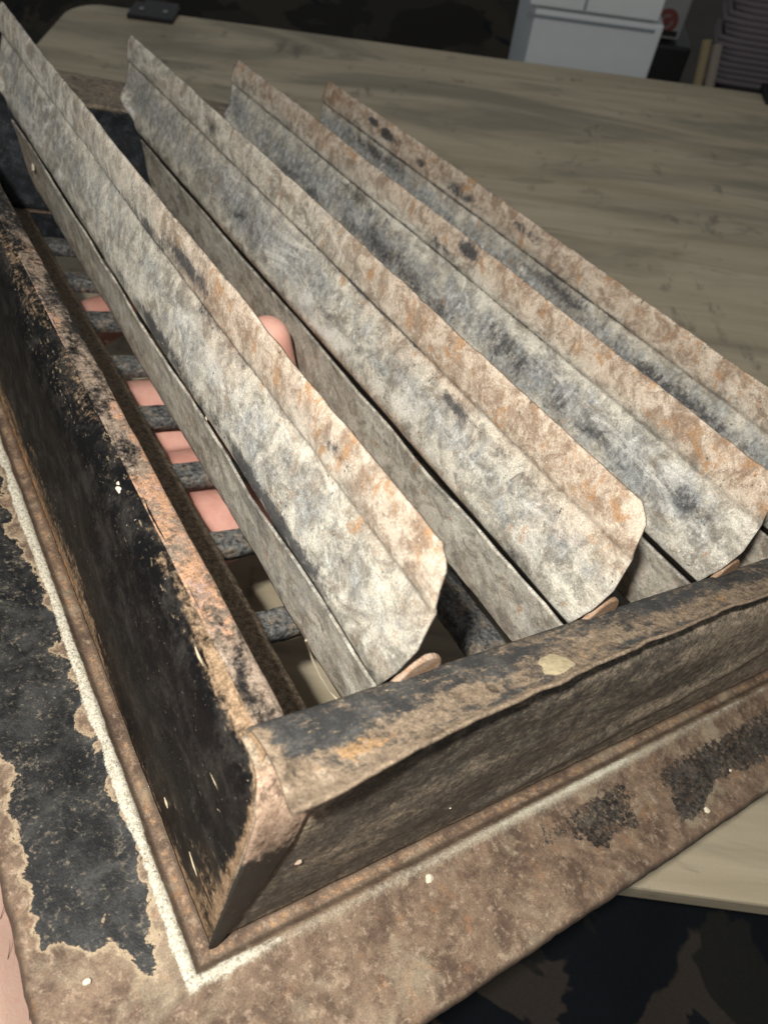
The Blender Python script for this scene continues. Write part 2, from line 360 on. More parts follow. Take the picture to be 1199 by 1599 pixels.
G = mat_galv('chalky_galvanised_steel'); GF = mat_galv('dull_galvanised_steel', .22)
M_wall = mat_paint('worn_black_paint', (1, .2, 1), gloss=.40, spec=.07, greyed=(.034, .031, .028), dust=.7)
M_liptop = mat_paint('flaking_paint_over_rust', (1, .35, 1), bare=((.12, .088, .066), (.31, .24, .185)), orange=(.43, .255, .16), o_amt=1., gloss=.5, scale=.9)
M_front = mat_paint('sooty_paint', (.45, 1, 1), scale=1.7, paint=(.055, .050, .044), bare=((.13, .104, .078), (.42, .335, .24)), orange=(.34, .20, .09), gloss=.5, soft=.24, greyed=(.12, .108, .09), dust=.9, bs=.3)
M_fliptop = mat_paint('rubbed_paint_over_rust', (.45, 1, 1), paint=(.042, .042, .043), bare=((.12, .09, .064), (.31, .235, .165)), orange=(.38, .24, .125), o_amt=1., gloss=.55, scale=1.7, soft=.10, greyed=(.10, .098, .092), dust=.8)
M_flange = mat_flange()
M_cast = mat_cast('blackened_cast_iron', .25); M_castb = mat_cast('rusty_cast_iron', .75)
M_ear = mat_paint('rusty_tab', (1, .8, 1), paint=(.30, .19, .12), bare=((.30, .20, .14), (.58, .45, .34)), orange=(.5, .27, .12), gloss=.7, greyed=(.42, .33, .26))
M_tab = mat_paint('bare_rusty_corner', (1, 1, .5), paint=(.035, .028, .022), bare=((.20, .13, .09), (.46, .33, .24)), orange=(.5, .28, .12), gloss=.6)
M_inner = mat_paint('sooty_inside', (.3, 1, 1), paint=(.02, .022, .026), bare=((.06, .055, .05), (.16, .14, .12)), gloss=.5, greyed=(.06, .065, .075))
M_cream = mat_flat('cream_speck', (.60, .53, .41), .7, .45, 3.)
M_spot = mat_flat('dirty_cream_paint', (.36, .30, .19), .7, .75, 5.)
M_slitshade = mat_flat('slit_shade_black', (.012, .010, .009), .85, .4, 3., .1)  # near-black that puts shade into the louver slits
M_scratch = mat_flat('bright_scratch', (.45, .38, .26), .6, .4, 4.)
M_thread = mat_flat('pale_thread', (.55, .48, .36), .8)
M_table = mat_table(); M_edge = mat_flat('dark_table_edge', (.10, .085, .06), .6)
M_skin = mat_skin()
M_hair = mat_flat('dark_hair', (.05, .03, .02), .6)
M_camo = mat_camo('camouflage_print'); M_camo2 = mat_camo('camouflage_print_brown', (.022, .021, .018), (.046, .041, .033), (.034, .032, .027))
M_screw = mat_flat('dull_screw', (.22, .21, .2), .4)
M_black = mat_flat('black_plastic', (.012, .012, .013), .45)

# ------------------------------------------------------------------ table, floor
tl = table_at((85, 8)); tn = table_at((1000, 1388)); tf = table_at((600, 66)); tlx = table_at((20, 110))[0]
x0, y0, y1 = tlx, tn[1], tf[1]; x1 = x0+215
def round_rect(x0, y0, x1, y1, r, n=8):
    P = []
    for cx, cy, a in ((x1-r, y1-r, 0), (x0+r, y1-r, 90), (x0+r, y0+r, 180), (x1-r, y0+r, 270)):
        for k in range(n+1):
            t = math.radians(a+90*k/n); P.append((cx+r*math.cos(t), cy+r*math.sin(t)))
    return P
tbl = empty('folding_table', 'folding table with grey brown wood print top and black edge clips', 'table', Matrix.Translation(Vector((0, 0, 0))))
rp = round_rect(x0, y0, x1, y1, 6)
n = len(rp); V = [(p[0], p[1], 0) for p in rp]+[(p[0], p[1], -3.6) for p in rp]
me = mesh_from(V, [tuple(range(n)), tuple(range(2*n-1, n-1, -1))]+[(i, i+n, (i+1) % n+n, (i+1) % n) for i in range(n)], False)
o = link('tabletop', me, M_table, tbl); m = o.modifiers.new('bevel', 'BEVEL'); m.width = .35*SC; m.segments = 2; m.limit_method = 'ANGLE'
FLOOR = -120.0
me = mesh_from([(-600, -300, FLOOR), (700, -300, FLOOR), (700, 900, FLOOR), (-600, 900, FLOOR)], [(0, 1, 2, 3)], False)
tag(link('floor', me, mat_flat('dark_floor', (.05, .043, .034), .8, .4, .05)), kind='structure')
for k, (px, wd) in enumerate((((244, 20), 8.5), ((1195, 122), 8.5))):
    p = table_at(px)
    c = block('edge_clip', (p[0]+(2 if k else 0), y1-1.6, .25), (wd/2, 2.9, .55), M_black, tbl, .2)
    for dx_ in (-2.2, 2.2): link('screw', blob_mesh((p[0]+(2 if k else 0)+dx_, y1-1.6, .85), .5, 3, (1, 1, .4), .05), M_screw, c)
    block('clip_lug', (p[0]+(2 if k else 0), y1+2.6, -1.2), (wd/2-1, 1.6, 1.4), M_black, c, .2)
for sx in (x0+14, x1-14):      # crossed folding legs
    for a, c_ in ((y0+6, y1-6), (y1-6, y0+6)):
        tube('leg', [(sx+(1 if a < c_ else -1), a, -3.6), (sx+(1 if a < c_ else -1), c_, FLOOR+.9)], .9, M_black, tbl)

# ------------------------------------------------------------------ the register
RM = Matrix([list((CW@MR)[i]*1.0)+[float(cam2w(TR)[i]*SC)] for i in range(3)]+[[0, 0, 0, 1]])
reg = empty('floor_register', 'rusted metal vent register held upside down with four open galvanised louvers', 'vent register', RM)
XW, YW = 46.0, 72.0                                # box size
def jit(P, a, s, seed):                            # dents
    return P+a*(np.stack([fbm(P, s, 3, seed+k*11) for k in range(3)], -1)-.5)*2

# --- flange: four mitred strips joined into one plate with a raised bead
FW = 6.36
prof = rounded([(-.6, 0), (-.2, 0), (.15, 0), (.42, -.02), (.62, -.05), (.76, .04), (.92, .27), (1.1, .34), (1.35, .24), (1.65, .07), (2.0, 0), (2.6, 0), (3.5, 0), (4.5, 0), (5.4, 0), (6.0, -.02), (6.28, -.14), (FW, -.42), (FW, -.75)], 1)
pd = poly_path(prof, 64)
# outlines of the black paint that is left (register plane)
def un(p, z=0.0):
    r = MR.T@ray(p); o_ = -MR.T@TR; k = (z-o_[2])/r[2]; q = o_+k*r; return q[:2]
PX = [(-60, 780), (0, 815), (14, 836), (26, 855), (40, 880), (57, 902), (70, 915), (66, 940), (74, 957), (86, 970), (86, 1000), (84, 1020), (97, 1034), (110, 1045), (118, 1068), (130, 1088), (126, 1108), (114, 1127), (126, 1148), (141, 1156), (151, 1170), (163, 1190), (171, 1208), (170, 1232), (176, 1250), (192, 1275), (205, 1296), (214, 1340), (223, 1386), (231, 1426), (240, 1456), (235, 1483), (248, 1507), (238, 1519), (213, 1506), (190, 1481), (181, 1464), (171, 1466), (165, 1484), (138, 1489), (130, 1474), (60, 1473), (60, 1462), (44, 1456), (57, 1436), (58, 1416), (53, 1399), (57, 1380), (41, 1369), (49, 1349), (27, 1313), (22, 1283), (11, 1276), (8, 1256), (26, 1226), (22, 1199), (4, 1186), (-40, 1150), (-90, 1050)]
PA = [(790, 1345), (840, 1292), (910, 1240), (957, 1212), (1000, 1196), (988, 1253), (986, 1270), (993, 1286), (957, 1296), (947, 1328), (920, 1322), (893, 1309)]
PB = [(1005, 1205), (1033, 1185), (1067, 1165), (1100, 1146), (1153, 1120), (1240, 1085), (1240, 1170), (1153, 1199), (1120, 1216), (1110, 1243), (1100, 1269), (1080, 1279), (1073, 1286), (1063, 1279), (1057, 1253), (1047, 1239)]
POLYS = [np.array([un(p) for p in q]) for q in (PX, PA, PB)]
POLYS.append(np.array([(-1.9, 26), (-4.9, 27), (-5.3, 75), (-1.8, 78)])); POLYS.append(np.array([(30, -1.9), (60, -1.9), (60, -4), (44, -4.6)]))
def sdf(poly, Q):
    d = np.full(len(Q), 1e9); ins = np.zeros(len(Q), bool)
    for a, b_ in zip(poly, np.roll(poly, -1, 0)):
        e = b_-a; wv = Q-a; t = np.clip((wv@e)/(e@e), 0, 1); d = np.minimum(d, np.linalg.norm(wv-t[:, None]*e, axis=1))
        cond = ((a[1] <= Q[:, 1]) & (b_[1] > Q[:, 1])) | ((a[1] > Q[:, 1]) & (b_[1] <= Q[:, 1]))
        with np.errstate(divide='ignore', invalid='ignore'): xi = a[0]+(Q[:, 1]-a[1])*e[0]/(e[1] if e[1] else 1e-9)
        ins ^= cond & (Q[:, 0] < xi)
    return np.where(ins, d, -d)
VV, FF, base = [], [], 0
AT = {k: [] for k in ('patch', 'white', 'groove', 'orange', 'speck', 'bead_pale')}
for side, nl in (('left', 260), ('front', 220), ('right', 40), ('back', 40)):
    t = np.linspace(0, 1, nl); d = pd[:, 0]; h = pd[:, 1]
    tt, dd = np.meshgrid(t, d, indexing='ij'); hh = np.broadcast_to(h, tt.shape)
    if side == 'left': X = -dd; Y = -dd+tt*(YW+2*dd)
    elif side == 'right': X = XW+dd; Y = -dd+tt*(YW+2*dd)
    elif side == 'front': Y = -dd; X = -dd+tt*(XW+2*dd)
    else: Y = YW+dd; X = -dd+tt*(XW+2*dd)
    Pg = np.stack([X, Y, hh], -1)
    wob = (fbm(np.stack([X, Y, X*0], -1), .12, 2, 5)-.5)*.5*np.clip((dd-1.5)/3, 0, 1)+(fbm(np.stack([X, Y, X*0], -1), .9, 3, 8)-.5)*.10
    Pg[..., 2] += wob
    Pg[..., 0:2] += ((fbm(np.stack([X, Y, X*0+4], -1), 1.2, 3, 9)-.5)*.14*np.clip((dd-5.6)/.6, 0, 1))[..., None]*(np.array([1, 0]) if side in ('left', 'right') else np.array([0, 1]))
    Q = np.stack([X.ravel(), Y.ravel()], 1)
    AT['patch'].append(np.max([sdf(p, Q) for p in POLYS], 0))
    df = dd.ravel(); along = (Y if side in ('left', 'right') else X).ravel()
    ridge = np.exp(-((df-1.08)/(.30 if side == 'left' else .22))**2)
    if side == 'left': wv_ = ridge*1.05+.30*np.exp(-((df-1.3)/.45)**2)-.95*(fbm(np.stack([along,df,df*0],-1),.6,4,44)-.40)
    else: wv_ = ridge*(.40+.30*np.exp(-((along-21)/8.)**2))+.22*np.exp(-((df-1.4)/.6)**2)-.55*(fbm(np.stack([along,df,df*0],-1),.25,3,45)-.5)+.28*np.exp(-((df-1.2)/.8)**2)*np.exp(-(along/4)**2)
    AT['white'].append(wv_)
    AT['bead_pale'].append((np.exp(-((df-1.12)/.26)**2)+.45*np.exp(-((df-1.5)/.6)**2))*(.55+.35*np.exp(-((along-20)/9.)**2) if side != 'left' else .35)*(1-.5*smooth(along, 34, 46)*(side != 'left')))  # pale band along the bead, strongest near the middle of the front
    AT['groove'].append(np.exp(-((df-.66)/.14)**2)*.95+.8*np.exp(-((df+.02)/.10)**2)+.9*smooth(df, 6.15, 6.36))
    AT['orange'].append(np.exp(-((df-.30)/.2)**2)+.35*np.exp(-((df-2.)/.5)**2)*(side == 'left'))
    AT['speck'].append(((side == 'front')*(.35+.65*smooth(-df, -4.4, -2.2)))*np.ones_like(df))
    VV.append(Pg.reshape(-1, 3)); f = grid_faces(nl, 64)
    if side in ('right', 'front'): f = [q[::-1] for q in f]
    FF += [tuple(i+base for i in q) for q in f]; base += nl*64
me = mesh_from(np.concatenate(VV), FF, True, {k: np.concatenate(v) for k, v in AT.items()})
bm = bmesh.new(); bm.from_mesh(me); bmesh.ops.remove_doubles(bm, verts=bm.verts, dist=.004*SC)
bmesh.ops.recalc_face_normals(bm, faces=bm.faces); bm.to_mesh(me); bm.free()
o = link('flange', me, M_flange, reg); m = o.modifiers.new('thickness', 'SOLIDIFY'); m.thickness = .14*SC; m.offset = 0

# --- side wall with its inward lip
def wattr(P, wear, orange): return {'wear': wear.ravel(), 'orange': orange.ravel()}
lp = poly_path(rounded([(0.02, .16), (0, 3), (-.05, 6.5), (0, 9.2), (.12, 10.2), (.5, 10.75), (.95, 11.0), (1.05, 11.03)], 2), 46)
tv = np.linspace(0, 1, 300)
def wall_left():
    g = np.zeros((300, 46, 3)); g[..., 0] = lp[None, :, 0]; g[..., 2] = lp[None, :, 1]
    yf = np.interp(lp[:, 1], [0, 9, 10.2, 11.1], [.0, .15, .35, 2.0]); g[..., 1] = yf[None]+tv[:, None]*(YW-yf[None])
    x, y, z = g[..., 0], g[..., 1], g[..., 2]
    dent = (fbm(g*np.array([1, .35, 1]), .22, 3, 3)-.5); g[..., 0] += dent*.7*smooth(z, .3, 3)*(1-smooth(z, 9.6, 10.8))+(fbm(g, 1.4, 3, 6)-.5)*.08
    nz = fbm(np.stack([x, y*.15, z], -1), .6, 3, 21)
    wear = .04+.40*smooth(z, 9.3, 10.9)*(.25+nz)+.34*(1-smooth(z, .1, 1.3))+.3*smooth(z, 10.3, 10.95)*(1-smooth(y, 3, 16))+.62*np.exp(-((y-1.2)/2.2)**2)*(1-smooth(z, 3.5, 8.))*nz*1.4+.62*np.exp(-((y-yf[None])/.45)**2)*smooth(z, .5, 4)
    wear -= .18*smooth(y, 2, 6)*(1-smooth(y, 22, 36))*smooth(z, 2, 4)*(1-smooth(z, 8, 9))
    wear += .46*(1-smooth(z, .6, 4.5))*smooth(y, 6, 22); orange = .34*(1-smooth(z, .3, 3.))*smooth(y, 10, 26)+.40*smooth(z, 9.8, 10.8)*smooth(nz, .5, .75)+.25*(1-smooth(z, .1, .9))
    return sheet('side_wall', g, M_wall, reg, .14, wattr(g, wear, orange), -1, True)
wl = wall_left()
tp = poly_path(rounded([(.92, 11.0), (1.4, 11.06), (2.0, 11.05), (2.16, 10.95), (2.2, 10.55)], 1), 18)
g = np.zeros((300, 18, 3)); g[..., 0] = tp[None, :, 0]; g[..., 2] = tp[None, :, 1]+.02; g[..., 1] = (1.9+tv*(YW-3))[:, None]
e = smooth(np.arange(18)/17., .5, .8); g[..., 0] += e*(fbm(g, .8, 3, 31)-.5)*.16; g[..., 2] += (fbm(g, .5, 3, 33)-.5)*.12
n1 = fbm(g*np.array([1, .6, 1]), .35, 3, 41)
sheet('wall_lip', g, M_liptop, reg, .13, wattr(g, .46+.5*(n1-.42)-.10*smooth(g[..., 1], 26, 44), .42*smooth(n1, .40, .66)*(1-.4*smooth(g[..., 1], 26, 46))+.12-.06*smooth(g[..., 1], 24, 42)), -1, True)

# --- end wall (towards the viewer), its rolled shoulder and folded lip
fp = poly_path(rounded([(0, .16), (.05, 3), (.0, 6), (.1, 9.3), (.35, 10.25), (1.1, 10.72), (2.0, 10.85), (2.6, 10.8)], 2), 50)
tx = np.linspace(0, 1, 260); g = np.zeros((260, 50, 3)); g[..., 1] = fp[None, :, 0]; g[..., 2] = fp[None, :, 1]
xf = np.interp(fp[:, 1], [0, 9.3, 10.3, 10.8], [0.02, 0.0, .05, .4]); g[..., 0] = xf[None]+tx[:, None]*(XW-xf[None])
x, y, z = g[..., 0].copy(), g[..., 1].copy(), g[..., 2].copy()
g[..., 1] += (fbm(g*np.array([.5, 1, 1]), .25, 3, 51)-.5)*.55*smooth(z, .3, 3)*(1-smooth(z, 8, 10))*smooth(x, .5, 3)+(fbm(g, 1.3, 3, 52)-.5)*.07
# long shallow crease rising to the right
g[..., 1] -= .22*np.exp(-((z-(1.2+.16*(x-14)))/.7)**2)*smooth(x, 12, 16)
nz = fbm(np.stack([x*.3, y, z], -1), .5, 3, 61)
wear = .26+.55*(1-smooth(x, 1.4, 4.6))*smooth(z, 5.0, 9)+.15*(1-smooth(x, .3, 1.2))+.25*(1-smooth(z, .1, 1.0))+.25*smooth(nz, .5, .75)+.10*smooth(x, 8, 20)
orange = .35*np.exp(-((z-.9-.1*x)/.5)**2)*(1-smooth(x, 4, 9))+.15*(1-smooth(z, .1, .8))
ew = sheet('end_wall', g, M_front, reg, .14, wattr(g, wear, orange), 1, True)
# corner tab folded over from the side wall
k = 40; g = np.zeros((k, 14, 3)); s = np.linspace(0, 1, k); q = np.linspace(0, 1, 14); fq = poly_path(fp, 60)[:54]; fq = poly_path(fq, k)
wd = np.interp(fq[:, 1], [0, 3, 7.5, 9.5, 11], [.40, 1.1, 2.0, 2.2, 2.2]); x0t = np.interp(fq[:, 1], [0, 9.3, 10.3, 10.8], [-.06, -.06, .0, .35]); g[..., 0] = x0t[:, None]+q[None]*wd[:, None]
sh = smooth(fq[:, 1], 9.6, 10.8); g[..., 1] = fq[:, :1]-.11*(1-sh[:, None])-.05*np.sin(q*3.1)[None]; g[..., 2] = np.maximum(fq[:, 1:], .2)+.10*sh[:, None]
g = jit(g, .05, 1., 71)
nz = fbm(g, .6, 3, 72); sheet('corner_tab', g, M_tab, reg, .10, wattr(g, .46*smooth(g[..., 2], 5.0, 9.5)+.14+.7*(nz-.5), .35*np.exp(-((g[..., 0]-wd[:, None])/.25)**2)), 1, True)
# folded lip
NX = 260; xs = .62+tx*(XW-.62)
LE = [(455, 1275), (468, 1272), (487, 1264), (533, 1243), (592, 1207), (646, 1177), (717, 1143), (800, 1104), (899, 1060), (999, 1013), (1099, 968), (1199, 929)]
LQ = np.array([un(p, 12.55-.25*min(1, k/5)) for k, p in enumerate(LE)]); xe0 = LQ[0, 0]
xe = xe0+tx*(XW-xe0); yo = np.interp(xe, np.r_[LQ[:, 0], 60], np.r_[LQ[:, 1], LQ[-1, 1]])
g = np.zeros((NX, 26, 3))
for i in range(NX):
    pr = poly_path(rounded([(2.62, 10.2), (2.70, 10.8), (2.60, 11.08), (2.2, 11.25), (1.2, 11.62), (.2, 11.95), (yo[i]*.6+.1, 12.15), (yo[i], 12.3+.25*(1-tx[i]**.5))], 2), 26)
    g[i, :, 1:] = pr
vv_ = np.arange(26)/25.
g[..., 0] = (xs[:, None]*(1-vv_[None])+xe[:, None]*vv_[None])+(.25*np.sin(vv_*math.pi)*(vv_ < 2))[None]*(1-tx)[:, None]
v = np.arange(26)/25.
ed = smooth(v, .6, 1)[None]
g[..., 1] += ed*(fbm(np.stack([g[..., 0], g[..., 0]*0, g[..., 0]*0], -1), .8, 3, 81)-.5)*.22; g[..., 2] += (fbm(g, .25, 2, 82)-.5)*.16+(fbm(g, 1.6, 3, 83)-.5)*.04
nz = fbm(g*np.array([.5, 1, 1]), .55, 3, 84); X = g[..., 0]
band = np.exp(-((v[None]-.72)/.16)**2)
wear = .33+.26*band+.55*(nz-.47)+.3*smooth(v, .86, .96)[None]+.25*(1-smooth(X, .6, 1.4))-.20*np.exp(-((X-3)/1.8)**2)*np.exp(-((v[None]-.55)/.22)**2)+.1*smooth(v, .85, 1)[None]
orange = .26*band*smooth(X, 4, 8)+.25*band*np.exp(-((X-3)/2)**2)+.45*smooth(nz, .5, .75)*band
sheet('end_lip', g, M_fliptop, reg, .14, wattr(g, wear, orange), -1, False)

# --- far wall and far lip, right wall (mostly hidden)
g = np.zeros((60, 20, 3)); g[..., 0] = np.linspace(0, XW, 60)[:, None]; g[..., 1] = YW-np.interp(np.linspace(0, 1, 20), [0, .85, 1], [0, .1, 1.0])[None]; g[..., 2] = np.linspace(0, 11, 20)[None]
g = jit(g, .12, .3, 91); nz = fbm(g, .3, 3, 92); sheet('far_wall', g, M_inner, reg, .14, wattr(g, .05+.5*(nz-.4), 0*nz), 0)
g = np.zeros((120, 26, 3)); g[..., 0] = np.linspace(-.2, XW, 120)[:, None]; g[..., 1] = YW-1.05+np.linspace(0, 1, 26)[None]*10.8; g[..., 2] = 11+.12*np.sin(np.linspace(0, 3, 26))[None]-np.interp(np.linspace(0, 1, 26), [0, .9, 1], [0, 0, .5])[None]
g[..., 1] += smooth(np.linspace(0, 1, 26), .6, 1)[None]*(fbm(np.stack([g[..., 0], 0*g[..., 0], 0*g[..., 0]], -1), .9, 3, 95)-.5)*.7
g = jit(g, .15, .25, 93); nz = fbm(g, .25, 3, 94); ev = np.linspace(0, 1, 26)[None]
sheet('far_lip', g, M_front, reg, .35, wattr(g, .55+.5*(nz-.5)-.9*smooth(ev, .88, .97), .1*nz), 0)
g = np.zeros((60, 20, 3)); g[..., 1] = np.linspace(.2, YW, 60)[:, None]; g[..., 0] = XW-np.interp(np.linspace(0, 1, 20), [0, .85, 1], [0, .1, 1.2])[None]; g[..., 2] = np.linspace(0, 11, 20)[None]
g = jit(g, .12, .3, 96); nz = fbm(g, .3, 3, 97); sheet('side_wall', g, M_wall, reg, .14, wattr(g, .1+.5*(nz-.4), 0*nz), 0, True)

# --- cast grille: cross bars and long bars
def bar(name, p0, p1, wdt, hgt, mat, seed):
    p0 = np.array(p0, float); p1 = np.array(p1, float); L_ = np.linalg.norm(p1-p0); d = (p1-p0)/L_; sd = np.cross([0, 0, 1.], d)
    cs = np.array([(-.5*wdt, -hgt), (-.5*wdt, -.55), (-.5*wdt, -.12), (-.44*wdt, -.02), (-.36*wdt, 0), (0, .02), (.36*wdt, 0), (.44*wdt, -.02), (.5*wdt, -.12), (.5*wdt, -.55), (.5*wdt, -hgt), (.25*wdt, -hgt), (0, -hgt), (-.1*wdt, -hgt), (-.25*wdt, -hgt), (-.4*wdt, -hgt)])
    nl = max(8, int(L_/.4)); V = np.zeros((nl, 16, 3))
    for i, t in enumerate(np.linspace(0, L_, nl)):
        V[i] = p0+d*t+sd*cs[:, :1]+np.array([0, 0, 1.])*cs[:, 1:]
    V = jit(V, .10, .6, seed); V = jit(V, .06, 2.4, seed+7)
    f = grid_faces(nl, 16, True); f.append(tuple(range(16))); f.append(tuple(range((nl-1)*16, nl*16))[::-1])
    me = mesh_from(V.reshape(-1, 3), f)
    bm = bmesh.new(); bm.from_mesh(me); bmesh.ops.recalc_face_normals(bm, faces=bm.faces); bm.to_mesh(me); bm.free()
    return link(name, me, mat, reg)
for k in range(-1, 8):
    y = 14.9+7.12*k
    bar('grille_bar', (1.2, y, .1), (XW-1.2, y, .1), 1.75, 1.15, M_cast, 100+k)
for k, xb in enumerate((6.6, 22.7, 34.6, 41.)):
    bar('grille_rib', (xb, 1, .3), (xb, YW-1, .3), 2.6 if k else 4.9, 1.2, M_castb if k == 0 else M_cast, 130+k)
block('grille_rim', (XW/2, 1.9, -.35), (XW/2-.3, 1.7, .35), M_castb, reg, .2)
block('grille_rim', (1.9, YW/2, -.35), (1.7, YW/2-3.8, .35), M_castb, reg, .2)
block('grille_rim', (XW/2, YW-4, -.35), (XW/2-.3, 3.8, .35), M_inner, reg, .2)

# --- louvers
zt = np.array([10.35, 10.6, 11.0, 11.6, 12.3, 13.1, 13.9, 14.6, 15.0, 15.28, 15.48, 16.1, 16.6, 17.1, 17.5, 17.72])
xo = np.array([.10, -.10, -.20, -.22, -.16, -.06, .06, .18, .28, .34, .06, .00, -.02, -.03, .02, .08])
NZ, NY = 54, 330
zs = np.linspace(10.35, 17.72, NZ); xprof = np.interp(zs, zt, xo)
kz = np.exp(-((np.arange(-3, 4))/.85)**2); kz /= kz.sum(); xprof = np.convolve(np.pad(xprof, 3, 'edge'), kz, 'valid')
yfr = np.interp(zs, [10.35, 11, 12, 13.5, 15.7, 17.05, 17.35, 17.72], [3.1, 2.85, 2.5, 2.25, 2.5, 2.75, 3.0, 3.55])
ybk = np.interp(zs, [10.35, 11.3, 12.3, 13.2, 15.1, 17.0, 17.72], [67.6, 68.6, 71.2, 71.6, 72.5, 72.2, 71.6])
LX = [6.6, 17.8, 28.7, 39.7]
BL = {0: [(27, 16.4, 3.2, .5, .9), (33, 15.7, 5, .45, .7), (22, 14.9, 4, .35, .5), (14, 11.2, 6, .5, .7), (30, 11.3, 8, .45, .6), (8, 13.2, 2, .5, .4), (9, 16.6, 3, .4, .5)],
      1: [(52, 16.7, 2.5, .7, .7), (14, 14.4, 7, .4, .7), (26, 12.4, 5, .6, .5), (44, 12.5, 6, .6, .5), (24, 15.2, 5, .35, .5)],
      2: [(30, 17.0, 1.2, .5, 1.5), (33, 15.9, 2.5, .5, .7), (38, 12.6, 6, 1.2, .62), (29, 12.0, 5, .9, .5), (22, 13.4, 4, 1.1, .55), (13, 13.2, 5, 1.3, .5), (55, 12.2, 8, .9, .5), (6, 13.6, 1.5, .8, .8), (44, 14.6, 6, .6, .6)],
      3: [(61.5, 16.9, .9, .3, 1.5), (58.6, 16.7, .7, .4, 1.7), (52, 16.3, 1.2, .5, 1.), (58, 16.6, 3, .5, .75), (45, 16.2, 4, .6, .6), (36, 16.8, 3, .5, .6), (30, 14.5, 8, .6, .6), (16, 13.6, 7, .7, .75), (60, 14.4, 8, .7, .7)]}
for li, lx in enumerate(LX):
    s = np.linspace(0, 1, NY); g = np.zeros((NY, NZ, 3))
    g[..., 2] = zs[None]; g[..., 1] = yfr[None]+s[:, None]*(ybk-yfr)[None]; g[..., 0] = lx+xprof[None]
    y = g[..., 1].copy(); z = g[..., 2].copy(); v = (z-10.35)/7.37
    # bowing, dents, ragged top edge; the bead softens towards the near end
    g[..., 0] += (fbm(np.stack([y*0+li*9, y, z*.6], -1), .06, 2, 201+li)-.5)*.55*(.25+.75*v)+(fbm(np.stack([y*0+li*5, y*.6, z], -1), .4, 3, 211+li)-.5)*.16-(xprof[None])*.35*(1-smooth(y, 3, 14))
    g[..., 0] += .08*smooth(v, .8, 1)*(1-smooth(y, 2, 6))
    te = smooth(v, .9, 1.); g[..., 2] += te*((fbm(np.stack([y*0+li, y, y*0], -1), .8, 4, 221+li)-.5)*.15+(fbm(np.stack([y*0+li, y, y*0], -1), .07, 2, 225+li)-.5)*.25)
    fe = (1-smooth(s, 0, .03))[:, None]; g[..., 1] += fe*(fbm(np.stack([z, z*0+li, z*0], -1), .9, 3, 231+li)-.5)*.07
    be = smooth(s, .97, 1)[:, None]; g[..., 1] += be*(fbm(np.stack([z, z*0+li, z*0], -1), .8, 3, 236+li)-.5)*.9
    g[..., 0] += .5*be*smooth(z, 13.4, 12.3)*smooth(z, 11, 12)*-1
    near = 1-smooth(y, 18, 46)
    rust = smooth(v, .30, 1.0)*(.30+.42*near)+.22*near*(.6+.4*v)
    if li == 2: rust = smooth(v, .52, .92)*(.75+.1*near)+.4*np.exp(-((y-5)/5)**2)*smooth(v, .4, .8)
    if li == 3: rust = smooth(v, .40, .9)*.85
    rust = rust+.25*(1-smooth(v, .02, .10))*smooth(y, 10, 30)
    if li == 1: rust = rust+.55*(1-smooth(v, .02, .14))*smooth(y, 8, 16)*(1-smooth(y, 44, 55))
    rust = rust+.10
    blue = np.exp(-((v-.40)/.26)**2)*(.72 if li != 0 else .5)-.25*(1-smooth(y, 2, 8))
    if li in (2, 3): blue = blue+.2*np.exp(-((v-.35)/.3)**2)
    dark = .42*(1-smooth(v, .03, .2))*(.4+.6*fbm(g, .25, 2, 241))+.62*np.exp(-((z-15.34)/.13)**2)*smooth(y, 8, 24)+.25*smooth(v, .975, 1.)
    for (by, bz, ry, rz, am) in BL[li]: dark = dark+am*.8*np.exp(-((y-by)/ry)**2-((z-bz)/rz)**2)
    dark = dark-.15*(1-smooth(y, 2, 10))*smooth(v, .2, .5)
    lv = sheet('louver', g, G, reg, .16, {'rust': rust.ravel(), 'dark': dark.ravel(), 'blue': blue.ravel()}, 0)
    # lower flap, set back behind the plate so a dark slit shows
    nzf = 26; g = np.zeros((NY, nzf, 3)); q = np.linspace(0, 1, nzf)
    g[..., 0] = lx+.12+1.5*q[None]+.16*np.sin(q*6.0)[None]*.5; g[..., 2] = 9.84-4.84*q[None]
    g[..., 1] = (3.15+s*64.2)[:, None]-np.interp(q, [0, .5, 1], [.0, .5, 2.4])[None]*s[:, None]**8+np.interp(q, [0, 1], [0, .4])[None]*(1-s)[:, None]**8
    g[..., 0] += (fbm(np.stack([g[..., 1]*0+li*7, g[..., 1], g[..., 2]*.7], -1), .12, 3, 251+li)-.5)*.5; g[..., 0] += (fbm(g, .8, 3, 255)-.5)*.10
    g[..., 2] += smooth(q, .8, 1)[None]*(fbm(g, .7, 3, 257)-.5)*.2
    nz = fbm(g, .2, 3, 261+li)
    sheet('flap', g, GF, lv, .14, {'rust': (.42+.6*(nz-.5)+.2*(q[None]+0*nz)).ravel(), 'dark': (.12+.4*(nz-.55)+.2*(1-smooth(q, 0, .1))[None]).ravel(), 'blue': (.25+0*nz).ravel()}, 0, True)
    tube('slit_shade_rod', [(lx+.62, 3.2, 10.1), (lx+.62, 35, 10.1), (lx+.62, 67.4, 10.1)], .40, M_slitshade, lv, 8)  # added rod behind the slit, coloured black to stand for its shade
